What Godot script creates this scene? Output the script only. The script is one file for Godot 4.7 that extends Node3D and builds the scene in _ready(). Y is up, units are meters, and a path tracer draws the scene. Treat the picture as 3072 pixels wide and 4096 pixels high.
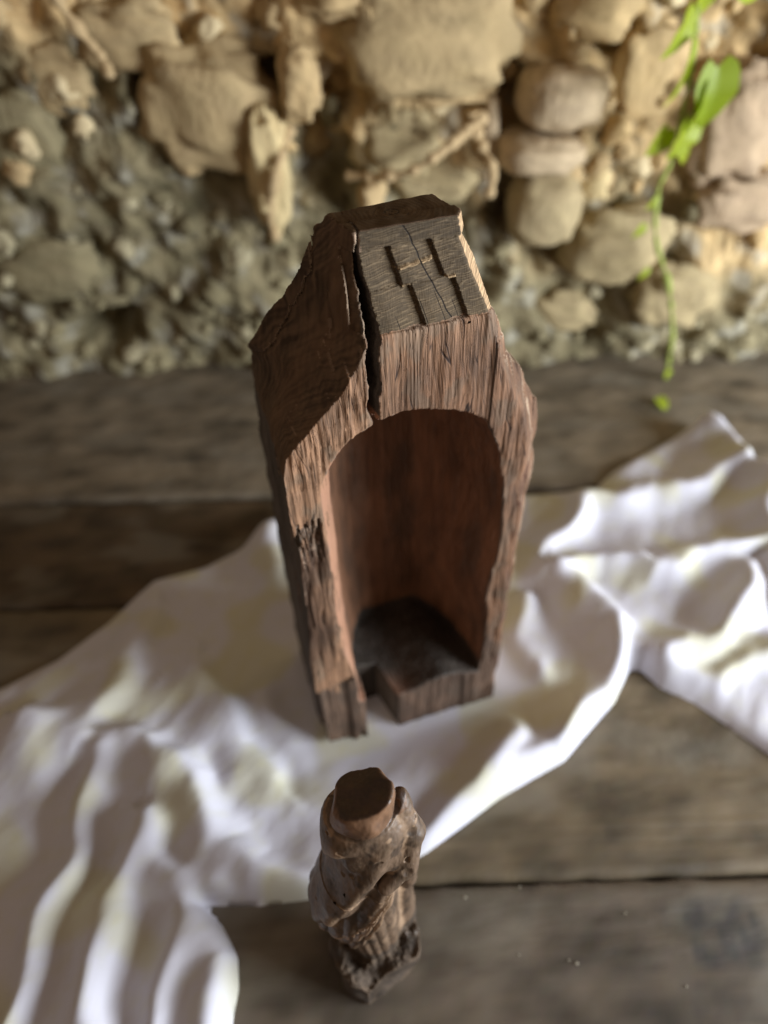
extends Node3D
# A hollow wooden shrine and a small carved figure on a plank floor, white cloth, earth wall behind.
# Units are metres, y up.

var N1 := FastNoiseLite.new()
var N2 := FastNoiseLite.new()
var N3 := FastNoiseLite.new()
var rng := RandomNumberGenerator.new()

func _ready():
	# ---- camera, background, light, exposure ----
	var cam := Camera3D.new()
	cam.name = "camera"
	cam.near = 0.02
	cam.far = 20.0
	add_child(cam)
	var lens := CameraAttributesPhysical.new()
	lens.frustum_focal_length = 17.36
	lens.frustum_focus_distance = 0.362
	lens.frustum_near = 0.02
	lens.frustum_far = 20.0
	lens.exposure_aperture = 2.2
	cam.attributes = lens
	cam.fov = 69.3
	cam.transform = Transform3D(Basis(Vector3.RIGHT, deg_to_rad(-45.0)) * Basis(Vector3.BACK, deg_to_rad(-1.6)), Vector3(0, 0.57, 0))
	var env := Environment.new()
	env.background_mode = Environment.BG_COLOR
	env.background_color = Color(0.90, 0.79, 0.69)
	env.background_energy_multiplier = 0.28
	env.tonemap_mode = Environment.TONE_MAPPER_LINEAR
	env.tonemap_exposure = 1.0
	env.sdfgi_enabled = true
	env.ssao_enabled = true
	env.ssil_enabled = true
	var we := WorldEnvironment.new()
	we.name = "environment"
	we.environment = env
	add_child(we)
	var win := AreaLight3D.new()
	win.name = "daylight_opening"
	win.area_size = Vector2(0.78, 0.56)
	win.light_color = Color(0.94, 0.97, 1.0)
	win.light_energy = 4.3
	win.shadow_enabled = true
	win.area_range = 6.0
	win.look_at_from_position(Vector3(1.28, 0.36, 0.06), Vector3(0.0, 0.16, -0.36), Vector3.UP)
	add_child(win)

	setup()
	build_floor()
	build_wall()
	build_cloth()
	build_shrine()
	build_figure()
	build_vine()

# ------------------------------------------------------------------ helpers
func setup():
	N1.noise_type = FastNoiseLite.TYPE_SIMPLEX
	N1.frequency = 1.0
	N1.fractal_type = FastNoiseLite.FRACTAL_NONE
	N1.seed = 11
	N2.noise_type = FastNoiseLite.TYPE_SIMPLEX_SMOOTH
	N2.frequency = 1.0
	N2.fractal_type = FastNoiseLite.FRACTAL_NONE
	N2.seed = 47
	N3.noise_type = FastNoiseLite.TYPE_SIMPLEX
	N3.frequency = 1.0
	N3.fractal_type = FastNoiseLite.FRACTAL_FBM
	N3.fractal_octaves = 4
	N3.seed = 5
	rng.seed = 2024

func tag(o: Node, label: String, category: String, group := "") -> Node:
	o.set_meta("label", label)
	o.set_meta("category", category)
	if group != "":
		o.set_meta("group", group)
	return o

func thing(called: String, at := Vector3.ZERO) -> Node3D:
	var o := Node3D.new()
	o.name = called
	o.position = at
	add_child(o, true)
	return o

func obj(called: String, mesh: Mesh, mat: Material, parent: Node = self) -> MeshInstance3D:
	var o := MeshInstance3D.new()
	o.name = called
	o.mesh = mesh
	if mat:
		o.material_override = mat
	parent.add_child(o, true)
	return o

func parallel(n: int, task: Callable):
	var id := WorkerThreadPool.add_group_task(task, n, -1, true)
	WorkerThreadPool.wait_for_group_task_completion(id)

func arrays(v: PackedVector3Array, n: PackedVector3Array, c, uv, idx: PackedInt32Array) -> Array:
	var a := []
	a.resize(Mesh.ARRAY_MAX)
	a[Mesh.ARRAY_VERTEX] = v
	a[Mesh.ARRAY_NORMAL] = n
	if c != null:
		a[Mesh.ARRAY_COLOR] = c
	if uv != null:
		a[Mesh.ARRAY_TEX_UV] = uv
	a[Mesh.ARRAY_INDEX] = idx
	return a

func pick(v: PackedVector3Array, n: PackedVector3Array, c: PackedColorArray, uv, tris: PackedInt32Array) -> ArrayMesh:
	# a mesh of some triangles of a larger one
	var at := PackedInt32Array()
	at.resize(v.size())
	at.fill(-1)
	var pv := PackedVector3Array()
	var pn := PackedVector3Array()
	var pc := PackedColorArray()
	var pu := PackedVector2Array()
	var idx := PackedInt32Array()
	idx.resize(tris.size())
	for k in tris.size():
		var i := tris[k]
		if at[i] < 0:
			at[i] = pv.size()
			pv.append(v[i])
			pn.append(n[i])
			pc.append(c[i])
			if uv != null:
				pu.append(uv[i])
		idx[k] = at[i]
	var m := ArrayMesh.new()
	if pv.size() > 0:
		m.add_surface_from_arrays(Mesh.PRIMITIVE_TRIANGLES, arrays(pv, pn, pc, pu if uv != null else null, idx))
	return m

func mat_vc(rough := 0.8, spec := 0.5) -> StandardMaterial3D:
	var m := StandardMaterial3D.new()
	m.vertex_color_use_as_albedo = true
	m.roughness = rough
	m.metallic_specular = spec
	return m

func bump(m: StandardMaterial3D, tex: Texture2D, cm: float, size := Vector3.ZERO):
	m.heightmap_enabled = true
	m.heightmap_texture = tex
	m.heightmap_scale = cm
	if size != Vector3.ZERO:
		m.uv1_triplanar = true
		m.uv1_scale = size

func sstep(a: float, b: float, x: float) -> float:
	var t := clampf((x - a) / (b - a), 0.0, 1.0)
	return t * t * (3.0 - 2.0 * t)

func tab(xs: PackedFloat32Array, ys: PackedFloat32Array, x: float) -> float:
	# piecewise linear, xs ascending
	var n := xs.size()
	if x <= xs[0]:
		return ys[0]
	for i in range(1, n):
		if x <= xs[i]:
			return lerpf(ys[i - 1], ys[i], (x - xs[i - 1]) / (xs[i] - xs[i - 1]))
	return ys[n - 1]

func noise_image(seed_: int, sx: float, sy: float, octaves: int, size := 512, kind := FastNoiseLite.TYPE_SIMPLEX) -> Image:
	# tileable noise, stretched by making the tile sx by sy noise cells
	var fn := FastNoiseLite.new()
	fn.seed = seed_
	fn.noise_type = kind
	fn.frequency = 1.0
	fn.fractal_type = FastNoiseLite.FRACTAL_FBM
	fn.fractal_octaves = octaves
	var rows := []
	rows.resize(size)
	var rx := sx / TAU
	var ry := sy / TAU
	parallel(size, func(j: int):
		var b := PackedByteArray()
		b.resize(size)
		var t := TAU * j / size
		var cy := cos(t) * ry
		var sy_ := sin(t) * ry
		for i in size:
			var s := TAU * i / size
			# torus in 3d is enough for a tile that is long one way
			var q := Vector3(cos(s) * (rx + cy * 0.35), sin(s) * (rx + cy * 0.35), sy_ + cy * 0.6)
			b[i] = int(clampf(fn.get_noise_3dv(q) * 150.0 + 128.0, 0.0, 255.0))
		rows[j] = b)
	var all := PackedByteArray()
	for r in rows:
		all.append_array(r)
	return Image.create_from_data(size, size, false, Image.FORMAT_L8, all)

func tex(im: Image) -> ImageTexture:
	im.generate_mipmaps()
	return ImageTexture.create_from_image(im)

# ------------------------------------------------------------------ surface nets
const S := 1024
var C8 := [Vector3i(0,0,0), Vector3i(1,0,0), Vector3i(0,1,0), Vector3i(1,1,0), Vector3i(0,0,1), Vector3i(1,0,1), Vector3i(0,1,1), Vector3i(1,1,1)]

func nets(f: Callable, lo: Vector3, hi: Vector3, h: float) -> Dictionary:
	var nb := Vector3i(((hi - lo) / (8.0 * h)).ceil())
	var parts := []
	parts.resize(nb.y)
	parallel(nb.y, func(k: int): parts[k] = _slab(f, lo, nb, h, k))
	var v := PackedVector3Array()
	var n := PackedVector3Array()
	var at := {}
	for p in parts:
		var base := v.size()
		v.append_array(p.v)
		n.append_array(p.n)
		var keys: PackedInt64Array = p.k
		for i in keys.size():
			at[keys[i]] = base + i
	var idx := PackedInt32Array()
	var step := [1, S, S * S]
	for p in parts:
		var es: PackedInt64Array = p.e
		for code in es:
			var key := code >> 3
			var ax := (code >> 1) & 3
			var flip := code & 1
			var s1: int = step[(ax + 1) % 3]
			var s2: int = step[(ax + 2) % 3]
			var a: int = at.get(key, -1)
			var b: int = at.get(key - s1, -1)
			var c: int = at.get(key - s1 - s2, -1)
			var d: int = at.get(key - s2, -1)
			if a < 0 or b < 0 or c < 0 or d < 0:
				continue
			if flip:
				idx.append_array(PackedInt32Array([a, c, b, a, d, c]))
			else:
				idx.append_array(PackedInt32Array([a, b, c, a, c, d]))
	return {"v": v, "n": n, "i": idx}

func _slab(f: Callable, lo: Vector3, nb: Vector3i, h: float, by: int) -> Dictionary:
	var V := PackedVector3Array()
	var NN := PackedVector3Array()
	var K := PackedInt64Array()
	var E := PackedInt64Array()
	var vals := PackedFloat32Array()
	vals.resize(729)
	var done := PackedByteArray()
	done.resize(729)
	var ce := [[0,1],[2,3],[4,5],[6,7],[0,2],[1,3],[4,6],[5,7],[0,4],[1,5],[2,6],[3,7]]
	var off := PackedInt32Array([0, 1, 9, 10, 81, 82, 90, 91])
	var cv := PackedFloat32Array()
	cv.resize(8)
	var eps := h * 0.5
	for bz in nb.z:
		for bx in nb.x:
			var b0 := Vector3i(bx * 8, by * 8, bz * 8)
			var p0 := lo + Vector3(b0) * h
			var fc: float = f.call(p0 + Vector3(4, 4, 4) * h)
			if absf(fc) > 8.0 * h * 1.15:
				continue
			done.fill(0)
			for sub in 8:
				var s0 := Vector3i(C8[sub]) * 4
				var sc: float = f.call(p0 + (Vector3(s0) + Vector3(2, 2, 2)) * h)
				if absf(sc) > 4.0 * h * 1.2:
					for k in range(s0.z, s0.z + 5):
						for j in range(s0.y, s0.y + 5):
							for i in range(s0.x, s0.x + 5):
								var q := i + j * 9 + k * 81
								if done[q] == 0:
									vals[q] = sc
									done[q] = 1
				else:
					for k in range(s0.z, s0.z + 5):
						for j in range(s0.y, s0.y + 5):
							for i in range(s0.x, s0.x + 5):
								var q := i + j * 9 + k * 81
								if done[q] < 2:
									vals[q] = f.call(p0 + Vector3(i, j, k) * h)
									done[q] = 2
			for k in 8:
				for j in 8:
					for i in 8:
						var q := i + j * 9 + k * 81
						var mask := 0
						for c in 8:
							var x := vals[q + off[c]]
							cv[c] = x
							if x < 0.0:
								mask |= 1 << c
						if mask == 0 or mask == 255:
							continue
						var sum := Vector3.ZERO
						var cnt := 0
						for e in ce:
							var a: float = cv[e[0]]
							var b: float = cv[e[1]]
							if (a < 0.0) != (b < 0.0):
								var t := a / (a - b)
								sum += Vector3(C8[e[0]]).lerp(Vector3(C8[e[1]]), t)
								cnt += 1
						var p := p0 + (Vector3(i, j, k) + sum / cnt) * h
						var f0: float = f.call(p)
						var fx: float = f.call(p + Vector3(eps, 0, 0))
						var fy: float = f.call(p + Vector3(0, eps, 0))
						var fz: float = f.call(p + Vector3(0, 0, eps))
						var g := Vector3(fx - f0, fy - f0, fz - f0) / eps
						var g2 := g.length_squared()
						if g2 > 0.02:
							var mv := g * (f0 / g2)
							if mv.length() > h * 0.6:
								mv = mv.normalized() * h * 0.6
							p -= mv
						var key := (b0.x + i + 1) + (b0.y + j + 1) * S + (b0.z + k + 1) * S * S
						V.append(p)
						NN.append(g.normalized())
						K.append(key)
						var m0 := mask & 1
						if ((mask >> 1) & 1) != m0:
							E.append((key << 3) | (0 << 1) | m0)
						if ((mask >> 2) & 1) != m0:
							E.append((key << 3) | (1 << 1) | m0)
						if ((mask >> 4) & 1) != m0:
							E.append((key << 3) | (2 << 1) | m0)
	return {"v": V, "n": NN, "k": K, "e": E}

# ------------------------------------------------------------------ floor
func build_floor():
	var fl := thing("floor")
	fl.set_meta("kind", "structure")
	var m := mat_vc(0.66, 0.45)
	bump(m, tex(noise_image(71, 5.0, 30.0, 4)), 0.05, Vector3(3.0, 3.0, 3.0))
	# rows of planks: z of the far and near edge
	var rows := [[-0.95, -0.6035, 0.0], [-0.6005, -0.4540, -0.003], [-0.4500, -0.1895, 0.0], [-0.1865, 0.075, 0.001], [0.079, 0.33, 0.0]]
	var joint := [0.62, -0.75, 0.9, -0.8, 0.4]
	for r in rows.size():
		for half in 2:
			var x0: float = -1.2 if half == 0 else joint[r] + 0.0015
			var x1: float = joint[r] - 0.0015 if half == 0 else 1.3
			plank(fl, x0, x1, rows[r][0], rows[r][1], rows[r][2], r, m)
	# specks of old paint on the boards
	var st := SurfaceTool.new()
	st.begin(Mesh.PRIMITIVE_TRIANGLES)
	var spots := [[0.227, -0.147], [0.161, -0.165], [0.121, -0.135], [0.083, -0.141], [0.116, -0.137], [0.09, -0.184], [0.255, -0.175], [0.19, -0.12], [0.05, -0.178]]
	for s in spots:
		var c := Vector3(s[0], 0.0012, s[1])
		var rad := rng.randf_range(0.0007, 0.0015)
		var ph := rng.randf() * TAU
		for k in 6:
			var a0 := ph + k * TAU / 6
			var a1 := ph + (k + 1) * TAU / 6
			var q0 := c + Vector3(cos(a0), 0, sin(a0) * 0.7) * rad
			var q1 := c + Vector3(cos(a1), 0, sin(a1) * 0.7) * rad
			st.add_vertex(c + Vector3(0, 0.0006, 0))
			st.add_vertex(q0)
			st.add_vertex(q1)
	st.generate_normals()
	var pm := StandardMaterial3D.new()
	pm.albedo_color = Color(0.62, 0.59, 0.52)
	var fk := obj("paint_fleck", st.commit(), pm, fl)
	fk.set_meta("kind", "stuff")

func plank(fl: Node3D, x0: float, x1: float, z0: float, z1: float, top: float, row: int, m: Material):
	var nx := int(clampf((x1 - x0) / 0.005, 8, 420))
	var nz := int(clampf((z1 - z0) / 0.005, 8, 70))
	var V := PackedVector3Array()
	var C := PackedColorArray()
	var I := PackedInt32Array()
	var edge := [0.0, 0.0008, 0.002]
	for j in nz + 1:
		var z := lerpf(z0, z1, float(j) / nz)
		for i in nx + 1:
			var x := lerpf(x0, x1, float(i) / nx)
			var zz := z
			if j == 0 or j == nz:
				zz += 0.0013 * N2.get_noise_2d(x * 30.0, row * 9.0 + j)
			var y := top + 0.0009 * N2.get_noise_2d(x * 6.0, z * 22.0 + row * 7.0) + 0.0004 * N1.get_noise_2d(x * 25.0, z * 260.0)
			var de := minf(minf(z - z0, z1 - z), minf(x - x0, x1 - x))
			if de < 0.0001:
				y -= 0.0032
			V.append(Vector3(x, y, zz))
			C.append(plank_color(x, z, row))
	for j in nz:
		for i in nx:
			var a := j * (nx + 1) + i
			I.append_array(PackedInt32Array([a, a + 1, a + nx + 1, a + 1, a + nx + 2, a + nx + 1]))
	# the sides and the underside
	var base := V.size()
	var ring := PackedInt32Array()
	for i in nx + 1: ring.append(i)
	for j in range(1, nz + 1): ring.append(j * (nx + 1) + nx)
	for i in range(nx - 1, -1, -1): ring.append(nz * (nx + 1) + i)
	for j in range(nz - 1, 0, -1): ring.append(j * (nx + 1))
	for r in ring:
		V.append(Vector3(V[r].x, -0.024, V[r].z))
		C.append(Color(0.03, 0.022, 0.015))
	for k in ring.size():
		var k2 := (k + 1) % ring.size()
		I.append_array(PackedInt32Array([ring[k], base + k, ring[k2], ring[k2], base + k, base + k2]))
	var c0 := V.size()
	V.append(Vector3((x0 + x1) / 2, -0.024, (z0 + z1) / 2))
	C.append(Color(0.03, 0.022, 0.015))
	for k in ring.size():
		I.append_array(PackedInt32Array([base + k, c0, base + (k + 1) % ring.size()]))
	var st := SurfaceTool.new()
	st.create_from_arrays(arrays(V, zeros(V.size()), C, null, I))
	st.generate_normals()
	obj("plank", st.commit(), m, fl)

func zeros(n: int) -> PackedVector3Array:
	var a := PackedVector3Array()
	a.resize(n)
	a.fill(Vector3.UP)
	return a

func plank_color(x: float, z: float, row: int) -> Color:
	var tones := [Color(0.165, 0.132, 0.090), Color(0.080, 0.054, 0.030), Color(0.128, 0.097, 0.058), Color(0.102, 0.080, 0.057), Color(0.12, 0.1, 0.08)]
	var c: Color = tones[row]
	var o := row * 13.7
	var a := N3.get_noise_2d(x * 4.0 + o, z * 24.0)
	var b := N3.get_noise_2d(x * 14.0, z * 18.0 + o)
	var g := N1.get_noise_2d(x * 12.0 + o, z * 420.0)
	c = c * clampf(1.0 + a * 0.35 + b * 0.5 + g * 0.10, 0.35, 1.9)
	var grey := sstep(0.05, 0.5, N3.get_noise_2d(x * 5.0 + 40.0 + o, z * 9.0))
	c = c.lerp(Color(0.19, 0.165, 0.125), grey * 0.5)
	# dark square stain on the near board
	if row == 3:
		var s := sstep(0.03, 0.022, absf(x - 0.227 - (z + 0.15) * 0.1)) * sstep(0.023, 0.018, absf(z + 0.151))
		s *= 0.65 + 0.5 * N2.get_noise_2d(x * 60.0, z * 60.0)
		c = c.lerp(Color(0.045, 0.042, 0.04), clampf(s, 0.0, 0.85))
	c.a = 1.0
	return c

# ------------------------------------------------------------------ wall
func wall_z(x: float, y: float) -> float:
	var w := N3.get_noise_2d(x * 4.2 + 3.0, y * 4.2)
	var m := N3.get_noise_2d(x * 13.0, y * 13.0 + 9.0)
	var f := N3.get_noise_2d(x * 46.0 + 7.0, y * 46.0)
	var z := -0.866 + 0.026 * w + 0.018 * m + 0.005 * f
	# hollows where stones have fallen out
	for h in [[-0.052, 0.275, 0.042, 0.055], [-0.04, 0.335, 0.03, 0.03], [0.155, 0.30, 0.02, 0.045], [-0.235, 0.335, 0.022, 0.03], [-0.10, 0.35, 0.02, 0.02], [0.245, 0.375, 0.03, 0.02], [0.15, 0.2, 0.02, 0.05], [-0.35, 0.06, 0.05, 0.03], [0.2, 0.155, 0.05, 0.03]]:
		var d := Vector2((x - h[0]) / h[2], (y - h[1]) / h[3]).length() + 0.5 * m
		if d < 1.2:
			z -= 0.060 * sstep(1.2, 0.4, d)
	z += 0.006 * sstep(0.0, -0.02, y - 0.02)
	return z - (y - 0.2) * 0.06

func build_wall():
	var wall := thing("earth_wall", Vector3(0, 0, -0.87))
	tag(wall, "rough tan earth and stone wall rising behind the plank floor", "wall")
	var x0 := -1.1
	var x1 := 1.2
	var ny := 130
	var nx := 330
	var y1 := 0.85
	var Z := PackedFloat32Array()
	Z.resize((nx + 1) * (ny + 1))
	var rowsz := []
	rowsz.resize(ny + 1)
	parallel(ny + 1, func(j: int):
		var r := PackedFloat32Array()
		for i in nx + 1:
			r.append(wall_z(lerpf(x0, x1, float(i) / nx), lerpf(-0.03, y1, float(j) / ny)))
		rowsz[j] = r)
	var V := PackedVector3Array()
	var C := PackedColorArray()
	var I := PackedInt32Array()
	for j in ny + 1:
		var y := lerpf(-0.03, y1, float(j) / ny)
		for i in nx + 1:
			var x := lerpf(x0, x1, float(i) / nx)
			V.append(Vector3(x, y, rowsz[j][i] + 0.87))
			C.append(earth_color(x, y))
	for j in ny:
		for i in nx:
			var a := j * (nx + 1) + i
			I.append_array(PackedInt32Array([a, a + nx + 1, a + 1, a + 1, a + nx + 1, a + nx + 2]))
	# thickness: back, top and ends
	var front := V.size()
	for k in [0, nx, ny * (nx + 1), ny * (nx + 1) + nx]:
		V.append(Vector3(V[k].x, V[k].y, -0.35))
		C.append(Color(0.2, 0.15, 0.09))
	I.append_array(PackedInt32Array([front, front + 1, front + 2, front + 1, front + 3, front + 2]))
	for i in nx:
		var a := ny * (nx + 1) + i
		var f := float(i) / nx
		I.append_array(PackedInt32Array([a, front + 2 if f < 0.5 else front + 3, a + 1]))
	I.append_array(PackedInt32Array([ny * (nx + 1) + nx / 2, front + 2, front + 3]))
	for j in ny:
		I.append_array(PackedInt32Array([j * (nx + 1), front if j < ny / 2 else front + 2, (j + 1) * (nx + 1)]))
		I.append_array(PackedInt32Array([j * (nx + 1) + nx, (j + 1) * (nx + 1) + nx, front + 1 if j < ny / 2 else front + 3]))
	var st := SurfaceTool.new()
	st.create_from_arrays(arrays(V, zeros(V.size()), C, null, I))
	st.generate_normals()
	var m := mat_vc(0.95, 0.2)
	bump(m, tex(noise_image(21, 9.0, 9.0, 5)), 0.5, Vector3(6, 6, 6))
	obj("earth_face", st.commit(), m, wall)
	# stones set in the earth: x, y, half sizes x y z, tone, roundness of the shape
	var stones := [
		[0.228, 0.402, 0.042, 0.034, 0.04, 0], [0.200, 0.324, 0.046, 0.030, 0.045, 1], [0.182, 0.272, 0.047, 0.020, 0.045, 1], [0.195, 0.208, 0.042, 0.044, 0.042, 2],
		[0.060, 0.385, 0.085, 0.058, 0.05, 3], [-0.02, 0.43, 0.05, 0.03, 0.05, 0], [0.075, 0.345, 0.06, 0.03, 0.04, 0], [0.028, 0.278, 0.050, 0.036, 0.036, 4], [0.066, 0.236, 0.052, 0.022, 0.034, 4], [0.128, 0.275, 0.010, 0.050, 0.02, 1],
		[-0.175, 0.318, 0.070, 0.058, 0.05, 3], [-0.115, 0.262, 0.022, 0.060, 0.03, 5], [-0.245, 0.385, 0.050, 0.03, 0.03, 3], [-0.115, 0.215, 0.026, 0.03, 0.03, 6],
		[-0.075, 0.345, 0.02, 0.035, 0.03, 0], [0.395, 0.285, 0.045, 0.06, 0.04, 7], [0.42, 0.21, 0.05, 0.03, 0.03, 7], [-0.33, 0.24, 0.05, 0.022, 0.04, 6], [-0.39, 0.30, 0.05, 0.04, 0.03, 6],
		[-0.23, 0.20, 0.05, 0.03, 0.03, 6], [-0.16, 0.14, 0.06, 0.04, 0.03, 6], [-0.28, 0.10, 0.06, 0.035, 0.03, 6], [-0.40, 0.15, 0.06, 0.04, 0.03, 6], [0.29, 0.16, 0.06, 0.045, 0.03, 4], [0.37, 0.10, 0.05, 0.04, 0.03, 4],
		[0.14, 0.09, 0.05, 0.035, 0.03, 6], [0.24, 0.07, 0.04, 0.03, 0.03, 4], [0.255, 0.225, 0.018, 0.02, 0.02, 5], [0.46, 0.39, 0.05, 0.05, 0.03, 0], [0.30, 0.33, 0.04, 0.05, 0.02, 0],
		[-0.46, 0.40, 0.06, 0.04, 0.03, 3], [-0.52, 0.22, 0.05, 0.05, 0.03, 6], [0.55, 0.25, 0.06, 0.05, 0.04, 4], [-0.33, 0.35, 0.035, 0.03, 0.02, 3]]
	var sm := mat_vc(0.9, 0.3)
	bump(sm, tex(noise_image(33, 8.0, 8.0, 4, 256)), 0.15, Vector3(9, 9, 9))
	for s in stones:
		if s[5] != 6 or s[0] < -0.36:
			stone(wall, s, sm)
	# crumbling clods and small rubble in between
	var clods := []
	for k in 6:
		clods.append(clod_mesh(k))
	var cm := []
	for t in [Color(0.57, 0.40, 0.19), Color(0.48, 0.345, 0.175), Color(0.60, 0.48, 0.28), Color(0.25, 0.21, 0.115), Color(0.36, 0.31, 0.19), Color(0.18, 0.15, 0.08)]:
		var q := StandardMaterial3D.new()
		q.albedo_color = t.linear_to_srgb()
		q.roughness = 0.95
		cm.append(q)
	for k in 290:
		var x := rng.randf_range(-0.62, 0.66)
		var y := rng.randf_range(0.005, 0.47)
		var low := (y - 0.24) + x * 0.22 + rng.randf_range(-0.08, 0.08) < 0.0  # darker clods low and left, following the wall's painted falloff
		var sz := (rng.randf_range(0.006, 0.015) if low else rng.randf_range(0.008, 0.020)) * (1.5 if rng.randf() < 0.15 else 1.0)
		var o := obj("clod", clods[k % 6], cm[rng.randi_range(3, 5) if low else rng.randi_range(0, 2)], wall)
		o.position = Vector3(x, y, wall_z(x, y) + 0.87 - sz * 0.10)
		o.rotation = Vector3(rng.randf() * TAU, rng.randf() * TAU, rng.randf() * TAU)
		o.scale = Vector3(sz, sz * rng.randf_range(0.6, 1.0), sz * rng.randf_range(0.7, 1.1))
	# dry roots that hang down the face
	var rm := StandardMaterial3D.new()
	rm.albedo_color = Color(0.72, 0.62, 0.46)
	rm.roughness = 0.9
	for r in [[Vector3(-0.30, 0.47, 0), Vector3(-0.293, 0.42, 0), Vector3(-0.268, 0.375, 0), Vector3(-0.262, 0.36, 0)], [Vector3(0.118, 0.31, 0), Vector3(0.07, 0.285, 0), Vector3(0.03, 0.262, 0), Vector3(-0.03, 0.25, 0)], [Vector3(0.105, 0.315, 0), Vector3(0.112, 0.29, 0), Vector3(0.128, 0.262, 0), Vector3(0.125, 0.235, 0)], [Vector3(-0.09, 0.30, 0), Vector3(-0.105, 0.27, 0), Vector3(-0.118, 0.225, 0), Vector3(-0.115, 0.19, 0)]]:
		var pts := PackedVector3Array()
		for q in r:
			pts.append(Vector3(q.x, q.y, maxf(wall_z(q.x, q.y) + 0.87, -0.02) + 0.036))
		obj("root", tube(pts, 0.0065, 0.0045, 8, 0.6), rm, wall)

func earth_color(x: float, y: float) -> Color:
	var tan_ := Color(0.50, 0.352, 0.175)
	var moss_shade := Color(0.205, 0.172, 0.10)  # mossy tone that also paints the falloff of light across the wall
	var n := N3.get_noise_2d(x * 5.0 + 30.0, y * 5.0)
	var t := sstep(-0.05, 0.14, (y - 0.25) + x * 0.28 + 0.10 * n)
	var c := moss_shade.lerp(tan_, t)
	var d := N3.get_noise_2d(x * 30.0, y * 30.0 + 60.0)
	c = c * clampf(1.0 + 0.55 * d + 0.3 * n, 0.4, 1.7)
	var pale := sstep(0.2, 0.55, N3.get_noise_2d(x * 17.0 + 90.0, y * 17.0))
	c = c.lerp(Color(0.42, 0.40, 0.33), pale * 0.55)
	c.a = 1.0
	return c

func clod_mesh(k: int) -> ArrayMesh:
	var nu := 14
	var nv := 9
	var V := PackedVector3Array()
	var I := PackedInt32Array()
	for j in nv + 1:
		for i in nu:
			var th := TAU * i / nu
			var ph := PI * j / nv
			var d := Vector3(sin(ph) * cos(th), cos(ph), sin(ph) * sin(th))
			V.append(d * (1.0 + 0.55 * N3.get_noise_3d(d.x * 1.4 + k * 9.0, d.y * 1.4, d.z * 1.4)))
	for j in nv:
		for i in nu:
			var a := j * nu + i
			var b := j * nu + (i + 1) % nu
			I.append_array(PackedInt32Array([a, b, a + nu, b, b + nu, a + nu]))
	var st := SurfaceTool.new()
	st.create_from_arrays(arrays(V, zeros(V.size()), null, null, I))
	st.generate_normals()
	return st.commit()

func stone(wall: Node3D, s: Array, m: Material):
	var tones := [Color(0.50, 0.360, 0.185), Color(0.48, 0.37, 0.235), Color(0.38, 0.30, 0.17), Color(0.43, 0.32, 0.17), Color(0.38, 0.30, 0.165), Color(0.60, 0.47, 0.25), Color(0.25, 0.21, 0.12), Color(0.42, 0.31, 0.2)]
	var c: Color = tones[s[5]]
	var nu := 26
	var nv := 16
	var V := PackedVector3Array()
	var C := PackedColorArray()
	var I := PackedInt32Array()
	var centre := Vector3(s[0], s[1], wall_z(s[0], s[1]) + 0.87 + s[4] * 0.15)
	centre.z = maxf(centre.z - 0.004, -0.03)
	var o: float = s[0] * 97.0 + s[1] * 53.0
	for j in nv + 1:
		var ph := PI * j / nv
		for i in nu:
			var th := TAU * i / nu
			var d := Vector3(sin(ph) * cos(th), cos(ph), sin(ph) * sin(th))
			# superellipsoid-like corners
			var q := Vector3(signf(d.x) * pow(absf(d.x), 0.75), signf(d.y) * pow(absf(d.y), 0.75), signf(d.z) * pow(absf(d.z), 0.75))
			var r := 1.0 + 0.24 * N2.get_noise_3d(d.x * 1.6 + o, d.y * 1.6, d.z * 1.6) + 0.16 * N3.get_noise_3d(d.x * 3.0 + o, d.y * 3.0, d.z * 3.0)
			if s[5] == 1 or s[5] == 2:
				r = lerpf(1.0, r, 0.35)
			V.append(centre + Vector3(q.x * s[2], q.y * s[3], q.z * s[4] * (1.0 if s[5] == 1 or s[5] == 2 else 0.72)) * r)
			var k := 1.0 + 0.35 * N3.get_noise_3d(d.x * 2.5 + o, d.y * 2.5, d.z * 2.5)
			var cc := c * k
			cc.a = 1.0
			C.append(cc)
	for j in nv:
		for i in nu:
			var a := j * nu + i
			var b := j * nu + (i + 1) % nu
			I.append_array(PackedInt32Array([a, b, a + nu, b, b + nu, a + nu]))
	var st := SurfaceTool.new()
	st.create_from_arrays(arrays(V, zeros(V.size()), C, null, I))
	st.generate_normals()
	obj("stone", st.commit(), m, wall)

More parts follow.
